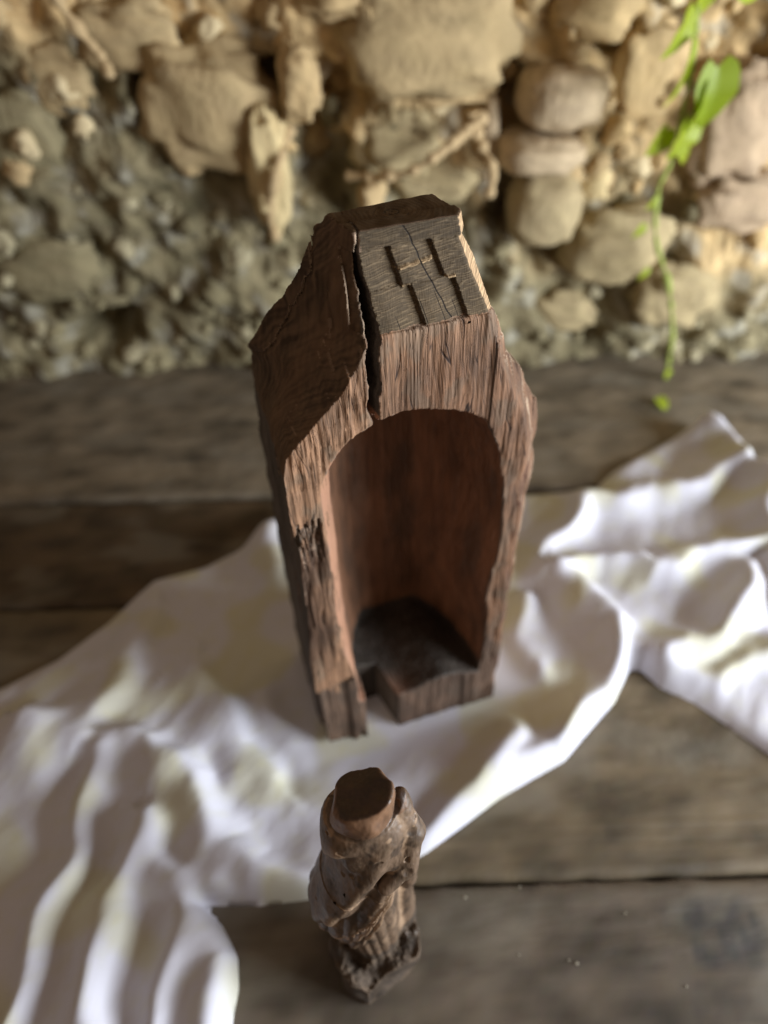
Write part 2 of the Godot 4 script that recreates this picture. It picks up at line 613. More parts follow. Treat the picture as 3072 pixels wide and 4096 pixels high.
func tube(pts: PackedVector3Array, r0: float, r1: float, sides: int, wobble := 0.15) -> ArrayMesh:
	var cv := Curve3D.new()
	for i in pts.size():
		var a := pts[maxi(i - 1, 0)]
		var b := pts[mini(i + 1, pts.size() - 1)]
		var t := (b - a) * 0.17
		cv.add_point(pts[i], -t, t)
	cv.bake_interval = 0.004
	var bp := cv.get_baked_points()
	var V := PackedVector3Array()
	var I := PackedInt32Array()
	for i in bp.size():
		var d := (bp[mini(i + 1, bp.size() - 1)] - bp[maxi(i - 1, 0)]).normalized()
		var u := d.cross(Vector3(0.3, 0.1, 1.0)).normalized()
		var w := d.cross(u)
		var r := lerpf(r0, r1, float(i) / (bp.size() - 1)) * (1.0 + wobble * N2.get_noise_2d(i * 0.21, pts[0].x * 50.0))
		for k in sides:
			var a := TAU * k / sides
			V.append(bp[i] + (u * cos(a) + w * sin(a)) * r)
	for i in bp.size() - 1:
		for k in sides:
			var a := i * sides + k
			var b := i * sides + (k + 1) % sides
			I.append_array(PackedInt32Array([a, b, a + sides, b, b + sides, a + sides]))
	for e in [0, bp.size() - 1]:
		var c0 := V.size()
		V.append(bp[e])
		for k in sides:
			I.append_array(PackedInt32Array([c0, e * sides + k, e * sides + (k + 1) % sides]))
	var st := SurfaceTool.new()
	st.create_from_arrays(arrays(V, zeros(V.size()), null, null, I))
	st.generate_normals()
	return st.commit()

# ------------------------------------------------------------------ cloth
var cloth_edge := PackedVector2Array([Vector2(-0.430, -0.328), Vector2(-0.343, -0.361), Vector2(-0.302, -0.389), Vector2(-0.266, -0.429), Vector2(-0.232, -0.479), Vector2(-0.184, -0.496), Vector2(-0.149, -0.520), Vector2(-0.121, -0.555), Vector2(-0.095, -0.579), Vector2(0.037, -0.596), Vector2(0.171, -0.587), Vector2(0.231, -0.592), Vector2(0.264, -0.625), Vector2(0.322, -0.663), Vector2(0.383, -0.700), Vector2(0.403, -0.677), Vector2(0.411, -0.639), Vector2(0.411, -0.603), Vector2(0.423, -0.588), Vector2(0.477, -0.549), Vector2(0.440, -0.374), Vector2(0.339, -0.241), Vector2(0.304, -0.281), Vector2(0.277, -0.310), Vector2(0.260, -0.328), Vector2(0.236, -0.343), Vector2(0.223, -0.362), Vector2(0.214, -0.362), Vector2(0.193, -0.330), Vector2(0.163, -0.301), Vector2(0.140, -0.278), Vector2(0.111, -0.263), Vector2(0.084, -0.249), Vector2(0.053, -0.228), Vector2(0.024, -0.209), Vector2(-0.017, -0.190), Vector2(-0.063, -0.179), Vector2(-0.096, -0.176), Vector2(-0.135, -0.177), Vector2(-0.120, -0.163), Vector2(-0.108, -0.145), Vector2(-0.105, -0.126), Vector2(-0.107, -0.101), Vector2(-0.109, -0.062), Vector2(-0.283, -0.056), Vector2(-0.407, -0.170)])
# folds: height, width on the left of the line, width on its right, the line
var folds := [
	[0.022, 0.009, 0.040, PackedVector2Array([Vector2(-0.301, -0.312), Vector2(-0.233, -0.302), Vector2(-0.193, -0.292), Vector2(-0.154, -0.260), Vector2(-0.126, -0.214), Vector2(-0.097, -0.193), Vector2(-0.060, -0.189)])],
	[0.020, 0.010, 0.028, PackedVector2Array([Vector2(-0.184, -0.229), Vector2(-0.169, -0.205), Vector2(-0.135, -0.185), Vector2(-0.111, -0.144), Vector2(-0.108, -0.100), Vector2(-0.112, -0.05)])],
	[0.016, 0.010, 0.016, PackedVector2Array([Vector2(-0.235, -0.286), Vector2(-0.232, -0.227), Vector2(-0.235, -0.179), Vector2(-0.244, -0.134), Vector2(-0.249, -0.09)])],
	[0.017, 0.009, 0.018, PackedVector2Array([Vector2(-0.180, -0.225), Vector2(-0.196, -0.178), Vector2(-0.201, -0.146), Vector2(-0.196, -0.09)])],
	[0.011, 0.008, 0.014, PackedVector2Array([Vector2(-0.140, -0.176), Vector2(-0.148, -0.145), Vector2(-0.149, -0.095)])],
	[0.012, 0.008, 0.032, PackedVector2Array([Vector2(-0.220, -0.429), Vector2(-0.225, -0.368), Vector2(-0.241, -0.327), Vector2(-0.248, -0.302)])],
	[0.010, 0.007, 0.03, PackedVector2Array([Vector2(-0.164, -0.375), Vector2(-0.142, -0.333), Vector2(-0.122, -0.298), Vector2(-0.089, -0.266)])],
	[0.008, 0.010, 0.016, PackedVector2Array([Vector2(-0.099, -0.341), Vector2(-0.077, -0.301), Vector2(-0.057, -0.280)])],
	[0.020, 0.014, 0.03, PackedVector2Array([Vector2(-0.130, -0.533), Vector2(-0.107, -0.482)])],
	[0.024, 0.010, 0.026, PackedVector2Array([Vector2(0.164, -0.466), Vector2(0.186, -0.431), Vector2(0.204, -0.398), Vector2(0.207, -0.363), Vector2(0.188, -0.334), Vector2(0.154, -0.302)])],
	[0.022, 0.016, 0.014, PackedVector2Array([Vector2(0.168, -0.490), Vector2(0.222, -0.557), Vector2(0.283, -0.565), Vector2(0.347, -0.577), Vector2(0.402, -0.608)])],
	[0.030, 0.010, 0.03, PackedVector2Array([Vector2(0.377, -0.688), Vector2(0.396, -0.653), Vector2(0.405, -0.604), Vector2(0.42, -0.56)])],
	[0.022, 0.013, 0.013, PackedVector2Array([Vector2(0.164, -0.466), Vector2(0.213, -0.476), Vector2(0.254, -0.457), Vector2(0.304, -0.473), Vector2(0.387, -0.500)])],
	[0.020, 0.012, 0.022, PackedVector2Array([Vector2(0.347, -0.459), Vector2(0.332, -0.426), Vector2(0.298, -0.387), Vector2(0.251, -0.371), Vector2(0.238, -0.362)])],
	[0.014, 0.010, 0.016, PackedVector2Array([Vector2(0.129, -0.433), Vector2(0.119, -0.391), Vector2(0.126, -0.361)])],
	[0.012, 0.009, 0.02, PackedVector2Array([Vector2(0.082, -0.326), Vector2(0.095, -0.296), Vector2(0.082, -0.268)])],
	[0.013, 0.012, 0.018, PackedVector2Array([Vector2(0.149, -0.294), Vector2(0.108, -0.272), Vector2(0.068, -0.247), Vector2(0.027, -0.217)])],
	[0.012, 0.012, 0.015, PackedVector2Array([Vector2(0.230, -0.367), Vector2(0.250, -0.350), Vector2(0.283, -0.345), Vector2(0.338, -0.373)])],
	[0.024, 0.014, 0.022, PackedVector2Array([Vector2(0.409, -0.582), Vector2(0.383, -0.494), Vector2(0.375, -0.424)])]]

func seg_dist(p: Vector2, a: Vector2, b: Vector2) -> Vector2:
	# distance, and +1 / -1 for the side (right of a->b on the floor seen from above)
	var ab := b - a
	var t := clampf((p - a).dot(ab) / ab.length_squared(), 0.0, 1.0)
	var d := p - a - ab * t
	return Vector2(d.length(), signf(ab.x * d.y - ab.y * d.x))

func cloth_sd(p: Vector2) -> float:
	var best := 9.0
	var inside := false
	var n := cloth_edge.size()
	for i in n:
		var a := cloth_edge[i]
		var b := cloth_edge[(i + 1) % n]
		best = minf(best, seg_dist(p, a, b).x)
		if (a.y > p.y) != (b.y > p.y) and p.x < (b.x - a.x) * (p.y - a.y) / (b.y - a.y) + a.x:
			inside = not inside
	return -best if inside else best

func cloth_h(p: Vector2, sd: float) -> float:
	var wob := Vector2(N2.get_noise_2d(p.x * 14.0, p.y * 14.0), N2.get_noise_2d(p.x * 14.0 + 50.0, p.y * 14.0)) * 0.008
	var q := p + wob
	var h := 0.0
	for f in folds:
		var line: PackedVector2Array = f[3]
		var best := Vector2(9, 1)
		for i in line.size() - 1:
			var d := seg_dist(q, line[i], line[i + 1])
			if d.x < best.x:
				best = d
		var w: float = 0.85 * f[2] if best.y > 0.0 else 1.5 * f[1]
		var t := best.x / w
		if t < 2.5:
			var g: float = f[0] * exp(-t * t * 1.1)
			h = sqrt(h * h + g * g)
	var soft := 0.007 * N2.get_noise_2d(p.x * 7.0 + 3.0, p.y * 7.0) + 0.0022 * N2.get_noise_2d((p.x + p.y) * 13.0, (p.x - p.y) * 8.0) + 0.0011 * N2.get_noise_2d((p.x + p.y * 0.6) * 34.0, (p.x - p.y) * 12.0 + 20.0) + 0.0002 * N1.get_noise_2d(p.x * 150.0, p.y * 110.0)
	h += soft + 0.010
	# flat under the shrine
	var l := Vector2((p.x - 0.0275) * 0.951 - (p.y + 0.3196) * 0.309, (p.x - 0.0275) * 0.309 + (p.y + 0.3196) * 0.951)
	var q2 := Vector2(maxf(absf(l.x + 0.005) - 0.088, 0.0), maxf(absf(l.y + 0.055) - 0.062, 0.0))
	var k := sstep(0.0, 0.05, q2.length())
	h = lerpf(minf(h, 0.0015), h, k)
	h = maxf(h, 0.0012)
	return h * (1.0 - exp(sd / 0.007)) + 0.0008

func build_cloth():
	var x0 := -0.46
	var z0 := -0.72
	var c := 0.0032
	var nx := int(0.96 / c)
	var nz := int(0.68 / c)
	var rows := []
	rows.resize(nz + 1)
	parallel(nz + 1, func(j: int):
		var r := PackedVector3Array()
		for i in nx + 1:
			var p := Vector2(x0 + i * c, z0 + j * c)
			var sd := cloth_sd(p)
			if sd > c * 1.5:
				r.append(Vector3(p.x, -9, p.y))
				continue
			if sd > 0.0:
				var g := Vector2(cloth_sd(p + Vector2(0.001, 0)) - sd, cloth_sd(p + Vector2(0, 0.001)) - sd)
				p -= g.normalized() * sd
				r.append(Vector3(p.x, 0.0008, p.y))
			else:
				r.append(Vector3(p.x, cloth_h(p, sd), p.y))
		rows[j] = r)
	var V := PackedVector3Array()
	for r in rows:
		V.append_array(r)
	var I := PackedInt32Array()
	for j in nz:
		for i in nx:
			var a := j * (nx + 1) + i
			var q := [a, a + 1, a + nx + 1, a + nx + 2]
			var good := true
			for k in q:
				if V[k].y < -1.0:
					good = false
			if good:
				I.append_array(PackedInt32Array([q[0], q[1], q[2], q[1], q[3], q[2]]))
	var top := I.size()
	var use := {}
	var V2 := PackedVector3Array()
	var I2 := PackedInt32Array()
	for k in I:
		if not use.has(k):
			use[k] = V2.size()
			V2.append(V[k])
		I2.append(use[k])
	var C := PackedColorArray()
	for p in V2:
		var q := sstep(0.05, 0.5, N2.get_noise_2d(p.x * 13.0 + 70.0, p.z * 13.0)) * 0.8 + 0.25 * sstep(0.0, 0.6, N3.get_noise_2d(p.x * 40.0, p.z * 40.0 + 9.0))  # yellow-green fringe of the light, painted into the cloth as noise patches
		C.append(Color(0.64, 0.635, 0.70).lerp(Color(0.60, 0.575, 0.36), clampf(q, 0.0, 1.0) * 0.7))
	var st := SurfaceTool.new()
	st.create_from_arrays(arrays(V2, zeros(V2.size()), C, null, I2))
	st.generate_normals()
	var m := mat_vc(0.95, 0.2)
	m.cull_mode = BaseMaterial3D.CULL_DISABLED
	m.backlight_enabled = true
	m.backlight = Color(0.22, 0.21, 0.19)
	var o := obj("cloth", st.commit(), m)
	tag(o, "crumpled white cotton cloth spread under the wooden shrine", "cloth")

# ------------------------------------------------------------------ shrine
var rowT := PackedFloat32Array()      # half planes of the outer cross-section per height
const ROWH := 0.001
const TOPV := 0.424
var archG := PackedFloat32Array()
const AX0 := -0.11
const AY0 := -0.03
const AC := 0.002
const ANX := 111
const ANY := 206
var slope_crack_v := PackedFloat32Array([0.325, 0.338, 0.352, 0.367, 0.380, 0.390, 0.405, 0.418, 0.424])
var slope_crack_u := PackedFloat32Array([-0.0855, -0.0800, -0.0730, -0.0645, -0.0585, -0.0550, -0.0500, -0.0476, -0.0470])

func shrine_tables():
	# v, front-left u w, front-right u w, right u w, back-right u w, back-left u w
	var rows := [
		[-0.01, -0.083, 0.0, 0.064, 0.0, 0.069, -0.007, 0.060, -0.10, -0.080, -0.100],
		[0.07, -0.086, 0.0, 0.064, 0.0, 0.0700, -0.008, 0.061, -0.10, -0.081, -0.100],
		[0.13, -0.086, 0.0, 0.0635, 0.0, 0.0735, -0.014, 0.063, -0.10, -0.082, -0.100],
		[0.20, -0.0835, 0.0, 0.0635, 0.0, 0.0745, -0.014, 0.064, -0.10, -0.082, -0.100],
		[0.25, -0.084, 0.0, 0.0635, 0.0, 0.0768, -0.015, 0.065, -0.10, -0.082, -0.100],
		[0.29, -0.0848, 0.0, 0.0600, 0.0, 0.0740, -0.015, 0.063, -0.10, -0.081, -0.100],
		[0.305, -0.0845, 0.0, 0.0560, 0.0, 0.0710, -0.014, 0.062, -0.10, -0.0805, -0.100],
		[0.3143, -0.0825, 0.0, 0.0530, 0.0, 0.0670, -0.013, 0.061, -0.10, -0.080, -0.098],
		[0.3305, -0.0670, 0.0, 0.0455, 0.0, 0.0570, -0.011, 0.057, -0.098, -0.081, -0.086],
		[0.347, -0.0500, 0.0, 0.0375, 0.0, 0.0455, -0.009, 0.052, -0.095, -0.0835, -0.067],
		[0.362, -0.0405, 0.0, 0.0345, 0.0, 0.0400, -0.006, 0.042, -0.090, -0.0755, -0.060],
		[0.375, -0.0340, 0.0, 0.0300, 0.0, 0.0345, -0.005, 0.032, -0.082, -0.0675, -0.054],
		[0.382, -0.0335, -0.001, 0.0275, -0.001, 0.0330, -0.010, 0.030, -0.075, -0.0640, -0.048],
		[0.400, -0.0335, -0.006, 0.0200, -0.006, 0.0285, -0.020, 0.022, -0.060, -0.0570, -0.038],
		[0.414, -0.0350, -0.010, 0.0155, -0.010, 0.0200, -0.018, 0.016, -0.048, -0.0485, -0.040],
		[0.430, -0.0365, -0.013, 0.0135, -0.013, 0.0160, -0.016, 0.012, -0.034, -0.0370, -0.033]]
	var nrow := int(0.46 / ROWH)
	for k in nrow:
		var v := -0.015 + k * ROWH
		var r := 0
		while r < rows.size() - 2 and rows[r + 1][0] < v:
			r += 1
		var t := clampf((v - rows[r][0]) / (rows[r + 1][0] - rows[r][0]), 0.0, 1.0)
		var P := []
		for c in 5:
			P.append(Vector2(lerpf(rows[r][1 + c * 2], rows[r + 1][1 + c * 2], t), lerpf(rows[r][2 + c * 2], rows[r + 1][2 + c * 2], t)))
		for c in 5:
			var a: Vector2 = P[c]
			var b: Vector2 = P[(c + 1) % 5]
			var d := (b - a).normalized()
			# the polygon runs front-left, front-right, right, back: outward is to the left of travel seen with w up
			var nrm := Vector2(-d.y, d.x)
			rowT.append_array(PackedFloat32Array([nrm.x, nrm.y, nrm.dot(a)]))
	# distance to the arch outline
	var arch := PackedVector2Array([Vector2(-0.051, -0.05), Vector2(-0.0515, 0.0826), Vector2(-0.0545, 0.1266), Vector2(-0.0560, 0.175), Vector2(-0.0560, 0.2367), Vector2(-0.0570, 0.272), Vector2(-0.0570, 0.289), Vector2(-0.0535, 0.3023), Vector2(-0.0490, 0.3105), Vector2(-0.0420, 0.3175), Vector2(-0.0317, 0.3225), Vector2(-0.0245, 0.3253), Vector2(-0.0161, 0.3266), Vector2(-0.0028, 0.3250), Vector2(0.0147, 0.3200), Vector2(0.0251, 0.3146), Vector2(0.0322, 0.3075), Vector2(0.0377, 0.2967), Vector2(0.0423, 0.2841), Vector2(0.0470, 0.2571), Vector2(0.0505, 0.2181), Vector2(0.0505, 0.1845), Vector2(0.0461, 0.1592), Vector2(0.0459, 0.1424), Vector2(0.0500, 0.1068), Vector2(0.0495, 0.0735), Vector2(0.0480, 0.044), Vector2(0.0480, -0.05)])
	var gr := []
	gr.resize(ANY)
	parallel(ANY, func(j: int):
		var out := PackedFloat32Array()
		for i in ANX:
			var p := Vector2(AX0 + i * AC, AY0 + j * AC)
			var best := 9.0
			var inside := false
			for k in arch.size():
				var a := arch[k]
				var b := arch[(k + 1) % arch.size()]
				var ab := b - a
				var t := clampf((p - a).dot(ab) / ab.length_squared(), 0.0, 1.0)
				best = minf(best, (p - a - ab * t).length())
				if (a.y > p.y) != (b.y > p.y) and p.x < (b.x - a.x) * (p.y - a.y) / (b.y - a.y) + a.x:
					inside = not inside
			out.append(-best if inside else best)
		gr[j] = out)
	for r in gr:
		archG.append_array(r)

func arch2(u: float, v: float) -> float:
	var x := clampf((u - AX0) / AC, 0.0, ANX - 1.001)
	var y := clampf((v - AY0) / AC, 0.0, ANY - 1.001)
	var i := int(x)
	var j := int(y)
	x -= i
	y -= j
	var k := j * ANX + i
	return lerpf(lerpf(archG[k], archG[k + 1], x), lerpf(archG[k + ANX], archG[k + ANX + 1], x), y)

func cavity(p: Vector3) -> float:
	var a := arch2(p.x, p.y)
	var w := -p.z
	var k := 0.0
	if w > 0.0:
		var t := minf(w / 0.092, 1.0)
		k = 0.046 * (1.0 - sqrt(1.0 - t * t)) 
	var flare := 0.0
	if w < 0.022:
		var s := 1.0 - maxf(w, 0.0) / 0.022
		flare = (0.0085 if p.x < -0.02 else lerpf(0.0085, 0.0015, clampf((p.x + 0.02) / 0.03, 0.0, 1.0))) * s * s
		flare *= (sstep(0.335, 0.28, p.y) * 0.8 + 0.2) * (sstep(0.08, 0.15, p.y) * 0.85 + 0.15)
	var body := maxf(a + k - flare, w - 0.084)
	return maxf(body, 0.052 + 0.004 * sin(p.x * 90.0) - p.y)

func crack(p: Vector3) -> float:
	# the wide drying crack from the top down to the arch
	if p.x < -0.05 or p.x > -0.015 or p.y < 0.30:
		return 1.0
	var v := p.y
	var left: float
	var right: float
	if v > 0.40:
		left = lerpf(-0.0362, -0.0345, (v - 0.40) / 0.024)
		right = lerpf(-0.0312, -0.0330, (v - 0.40) / 0.024)
	elif v > 0.375:
		left = lerpf(-0.0358, -0.0362, (v - 0.375) / 0.025)
		right = lerpf(-0.0285, -0.0312, (v - 0.375) / 0.025)
	elif v > 0.335:
		left = lerpf(-0.0366, -0.0358, (v - 0.335) / 0.04)
		right = lerpf(-0.0290, -0.0285, (v - 0.335) / 0.04)
	else:
		left = lerpf(-0.0320, -0.0366, clampf((v - 0.318) / 0.017, 0.0, 1.0))
		right = lerpf(-0.0310, -0.0290, clampf((v - 0.318) / 0.017, 0.0, 1.0))
	var j := 0.0018 * N3.get_noise_2d(v * 45.0, 4.0) + 0.0002 * N1.get_noise_2d(v * 600.0, p.z * 200.0)
	var deep := clampf(1.0 + p.z / 0.042, 0.0, 1.0)
	var mid := (left + right) * 0.5
	var hw := (right - left) * 0.5 * (0.25 + 0.75 * deep) - 0.0002
	return maxf(absf(p.x - mid - j) - hw, -0.042 - p.z)

func shrine_sdf(p: Vector3) -> float:
	var v := p.y
	var rf := clampf((v + 0.015) / ROWH, 0.0, 457.0)
	var ri := int(rf)
	rf -= ri
	var k := ri * 15
	var d0 := -9.0
	var d1 := -9.0
	for c in 5:
		var a := rowT[k] * p.x + rowT[k + 1] * p.z - rowT[k + 2]
		if a > d0: d0 = a
		var b := rowT[k + 15] * p.x + rowT[k + 16] * p.z - rowT[k + 17]
		if b > d1: d1 = b
		k += 3
	var d := lerpf(d0, d1, rf)
	d = maxf(d, maxf(v - TOPV - 0.0002 * N2.get_noise_2d(p.x * 120.0, p.z * 120.0), -v))
	if d > 0.012:
		return d
	var c1 := cavity(p)
	if absf(d) < 0.012:
		# worn and weathered skin
		if p.z > -0.022 and v > 0.3 * 0.0:
			if v > 0.3765 and p.x > -0.04:
				d -= 0.0007
				d += 0.00012 * N1.get_noise_2d(p.x * 40.0, v * 560.0 - p.x * 40.0)
				if p.z < -0.001 or v < 0.40:
					d += fret(p.x, v)
			else:
				d += 0.00022 * N1.get_noise_2d(p.x * 620.0, v * 14.0) + 0.0005 * N2.get_noise_2d(p.x * 130.0, v * 7.0)
				if p.x < -0.036 and v > 0.29:
					d += 0.0005 * N1.get_noise_2d(p.x * 260.0 + 9.0, v * 38.0) * sstep(0.29, 0.31, v) + 0.0012 * N2.get_noise_2d(p.x * 40.0, v * 34.0)
				if p.x > 0.035 and v < 0.36:
					d += -0.0010 + 0.0020 * sstep(0.0, 0.8, N2.get_noise_2d(p.x * 70.0 + 3.0, v * 20.0)) * sstep(0.035, 0.055, p.x)
				# rotted hollows in the left jamb
				if p.x < -0.062 and v < 0.27:
					var ragged := 0.006 * N1.get_noise_2d(p.x * 260.0, 3.0) + 0.002 * N1.get_noise_2d(p.x * 700.0, v * 90.0)
					var chip := sstep(0.262, 0.2605, v + ragged) * sstep(0.222, 0.250, v + ragged) * sstep(-0.066, -0.069, p.x + 0.2 * ragged)
					d += 0.0034 * chip * (0.6 + 0.8 * absf(N1.get_noise_2d(p.x * 330.0, v * 30.0)))
					d += 0.0016 * sstep(0.1, 0.6, N2.get_noise_2d(p.x * 120.0 + 7.0, v * 20.0)) * sstep(0.25, 0.23, v) * sstep(0.11, 0.17, v)
				if p.x < -0.05 and v < 0.095:
					d += 0.006 * sstep(0.0036, 0.0016, absf(v - 0.088 - 0.35 * (p.x + 0.07))) * sstep(-0.056, -0.060, p.x)
					d += 0.0035 * sstep(0.088, 0.084, v - 0.35 * (p.x + 0.07)) * sstep(-0.058, -0.064, p.x)
					d += 0.010 * sstep(0.014, 0.0, v) * sstep(0.012, 0.022, absf(p.x + 0.069))
		elif v > TOPV - 0.005:
			d += 0.0004 * N2.get_noise_3d(p.x * 90.0, v * 90.0, p.z * 90.0)
		elif p.x < -0.03:
			d += 0.0011 * N2.get_noise_3d(p.x * 45.0, v * 40.0, p.z * 45.0) + 0.0002 * N1.get_noise_3d(p.x * 160.0, v * 160.0, p.z * 160.0)
			if v > 0.32 and p.z < -0.008:
				var cu := tab(slope_crack_v, slope_crack_u, v) + 0.0006 * N1.get_noise_2d(v * 120.0, 2.0)
				d += 0.0013 * sstep(0.0009, 0.0002, absf(p.x - cu))
		else:
			d += 0.0018 * N2.get_noise_3d(p.x * 50.0, v * 30.0, p.z * 50.0) + 0.0006 * N1.get_noise_3d(p.x * 300.0, v * 60.0, p.z * 300.0)
	c1 += 0.0008 * N2.get_noise_3d(p.x * 60.0, v * 30.0, p.z * 60.0) + 0.0004 * N1.get_noise_3d(p.x * 300.0, v * 60.0, p.z * 300.0)
	# smooth maximum keeps the rim a little worn
	var sdc := -c1
	var hh := clampf(0.5 + 0.5 * (d - sdc) / 0.0018, 0.0, 1.0)
	d = lerpf(sdc, d, hh) + 0.0018 * hh * (1.0 - hh)
	# notch in the bottom board
	if v < 0.07 and p.z > -0.07:
		var sx := absf(p.x + 0.0345 - 0.06 * p.z) - (0.0138 + 0.16 * minf(p.z, 0.0))
		d = maxf(d, -maxf(maxf(sx, v - 0.07), -0.034 - p.z))
	if v > 0.30:
		d = maxf(d, -crack(p))
	return d

func fret(u: float, v: float) -> float:
	# two stepped cuts, each with a sharp wall on its right and a long slope on its left
	if v < 0.3745 or v > 0.4160:
		return 0.0
	var cut := 0.0
	for k in 2:
		var s: float
		if v > 0.3972:
			s = lerpf(-0.0143, -0.0191, (v - 0.3972) / 0.0188) if k == 0 else lerpf(0.0077, 0.0009, (v - 0.3972) / 0.0188)
		else:
			s = lerpf(-0.0033, -0.0102, (v - 0.3745) / 0.0227) if k == 0 else lerpf(0.0190, 0.0119, (v - 0.3745) / 0.0227)
		s += 0.0002 * N1.get_noise_2d(v * 170.0, k * 9.0)
		var x := s - u
		if x > -0.0004 and x < 0.0165:
			cut = maxf(cut, 0.0032 * sstep(-0.0004, 0.0003, x) * pow(1.0 - maxf(x, 0.0) / 0.0165, 1.1))
	# a shelf under the plain band at the top
	var wv := 0.0004 * N1.get_noise_2d(u * 260.0, 2.0)
	cut += 0.0018 * sstep(0.4152, 0.4142, v + wv)
	# torn lips: one across the middle, one at each step
	if u > -0.0168 and u < 0.0020:
		cut -= 0.0016 * sstep(0.0016, 0.0002, absf(v + wv - 0.4062 - u * 0.05))
	if (u > -0.0145 and u < -0.0100) or (u > 0.0072 and u < 0.0122):
		cut -= 0.0016 * sstep(0.0014, 0.0002, absf(v + wv - 0.3968 - (0.001 if u > 0.0 else 0.0)))
	return cut

func shrine_color(p: Vector3, n: Vector3) -> Color:
	var c: Color
	var s := N1.get_noise_3d(p.x * 240.0, p.y * 12.0, p.z * 240.0)
	var b := N3.get_noise_3d(p.x * 20.0, p.y * 12.0, p.z * 20.0)
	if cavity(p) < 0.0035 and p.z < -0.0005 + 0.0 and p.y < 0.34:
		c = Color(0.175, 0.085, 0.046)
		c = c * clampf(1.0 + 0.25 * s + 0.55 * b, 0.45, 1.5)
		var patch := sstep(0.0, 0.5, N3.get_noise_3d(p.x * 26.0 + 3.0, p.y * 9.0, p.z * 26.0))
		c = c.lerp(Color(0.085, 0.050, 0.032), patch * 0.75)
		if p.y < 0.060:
			c = Color(0.050, 0.040, 0.032) * clampf(1.0 + 0.5 * b + 0.2 * s, 0.5, 1.6)  # bottom board painted near black for the shade inside the hollow
		var worn_glow := sstep(-0.03, -0.004, p.z) * sstep(0.0, -0.04, p.x)  # rim wear on the left, with the orange glow of the light painted in
		c = c.lerp(Color(0.42, 0.22, 0.135), worn_glow * 0.7)
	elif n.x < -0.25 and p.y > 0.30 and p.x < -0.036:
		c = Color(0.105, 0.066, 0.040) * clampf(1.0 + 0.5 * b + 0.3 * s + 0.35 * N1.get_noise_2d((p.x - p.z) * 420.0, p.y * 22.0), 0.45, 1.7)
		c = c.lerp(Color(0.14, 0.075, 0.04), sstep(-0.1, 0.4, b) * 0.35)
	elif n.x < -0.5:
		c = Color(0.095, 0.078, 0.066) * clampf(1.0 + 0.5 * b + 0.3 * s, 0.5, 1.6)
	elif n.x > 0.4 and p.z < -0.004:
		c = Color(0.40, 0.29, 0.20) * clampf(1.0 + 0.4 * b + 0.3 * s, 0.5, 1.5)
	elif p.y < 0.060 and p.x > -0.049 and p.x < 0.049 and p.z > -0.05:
		c = Color(0.050, 0.040, 0.032) * clampf(1.0 + 0.5 * b + 0.2 * s, 0.5, 1.6)  # shade of the notch painted into its faces
	else:
		c = Color(0.21, 0.14, 0.095) * clampf(1.0 + 0.4 * b + 0.3 * s, 0.5, 1.5)
	c.a = 1.0
	return c

var panel_v := PackedFloat32Array([0.375, 0.382, 0.400, 0.414, 0.430])
var panel_u := PackedFloat32Array([0.0300, 0.0275, 0.0200, 0.0155, 0.0135])

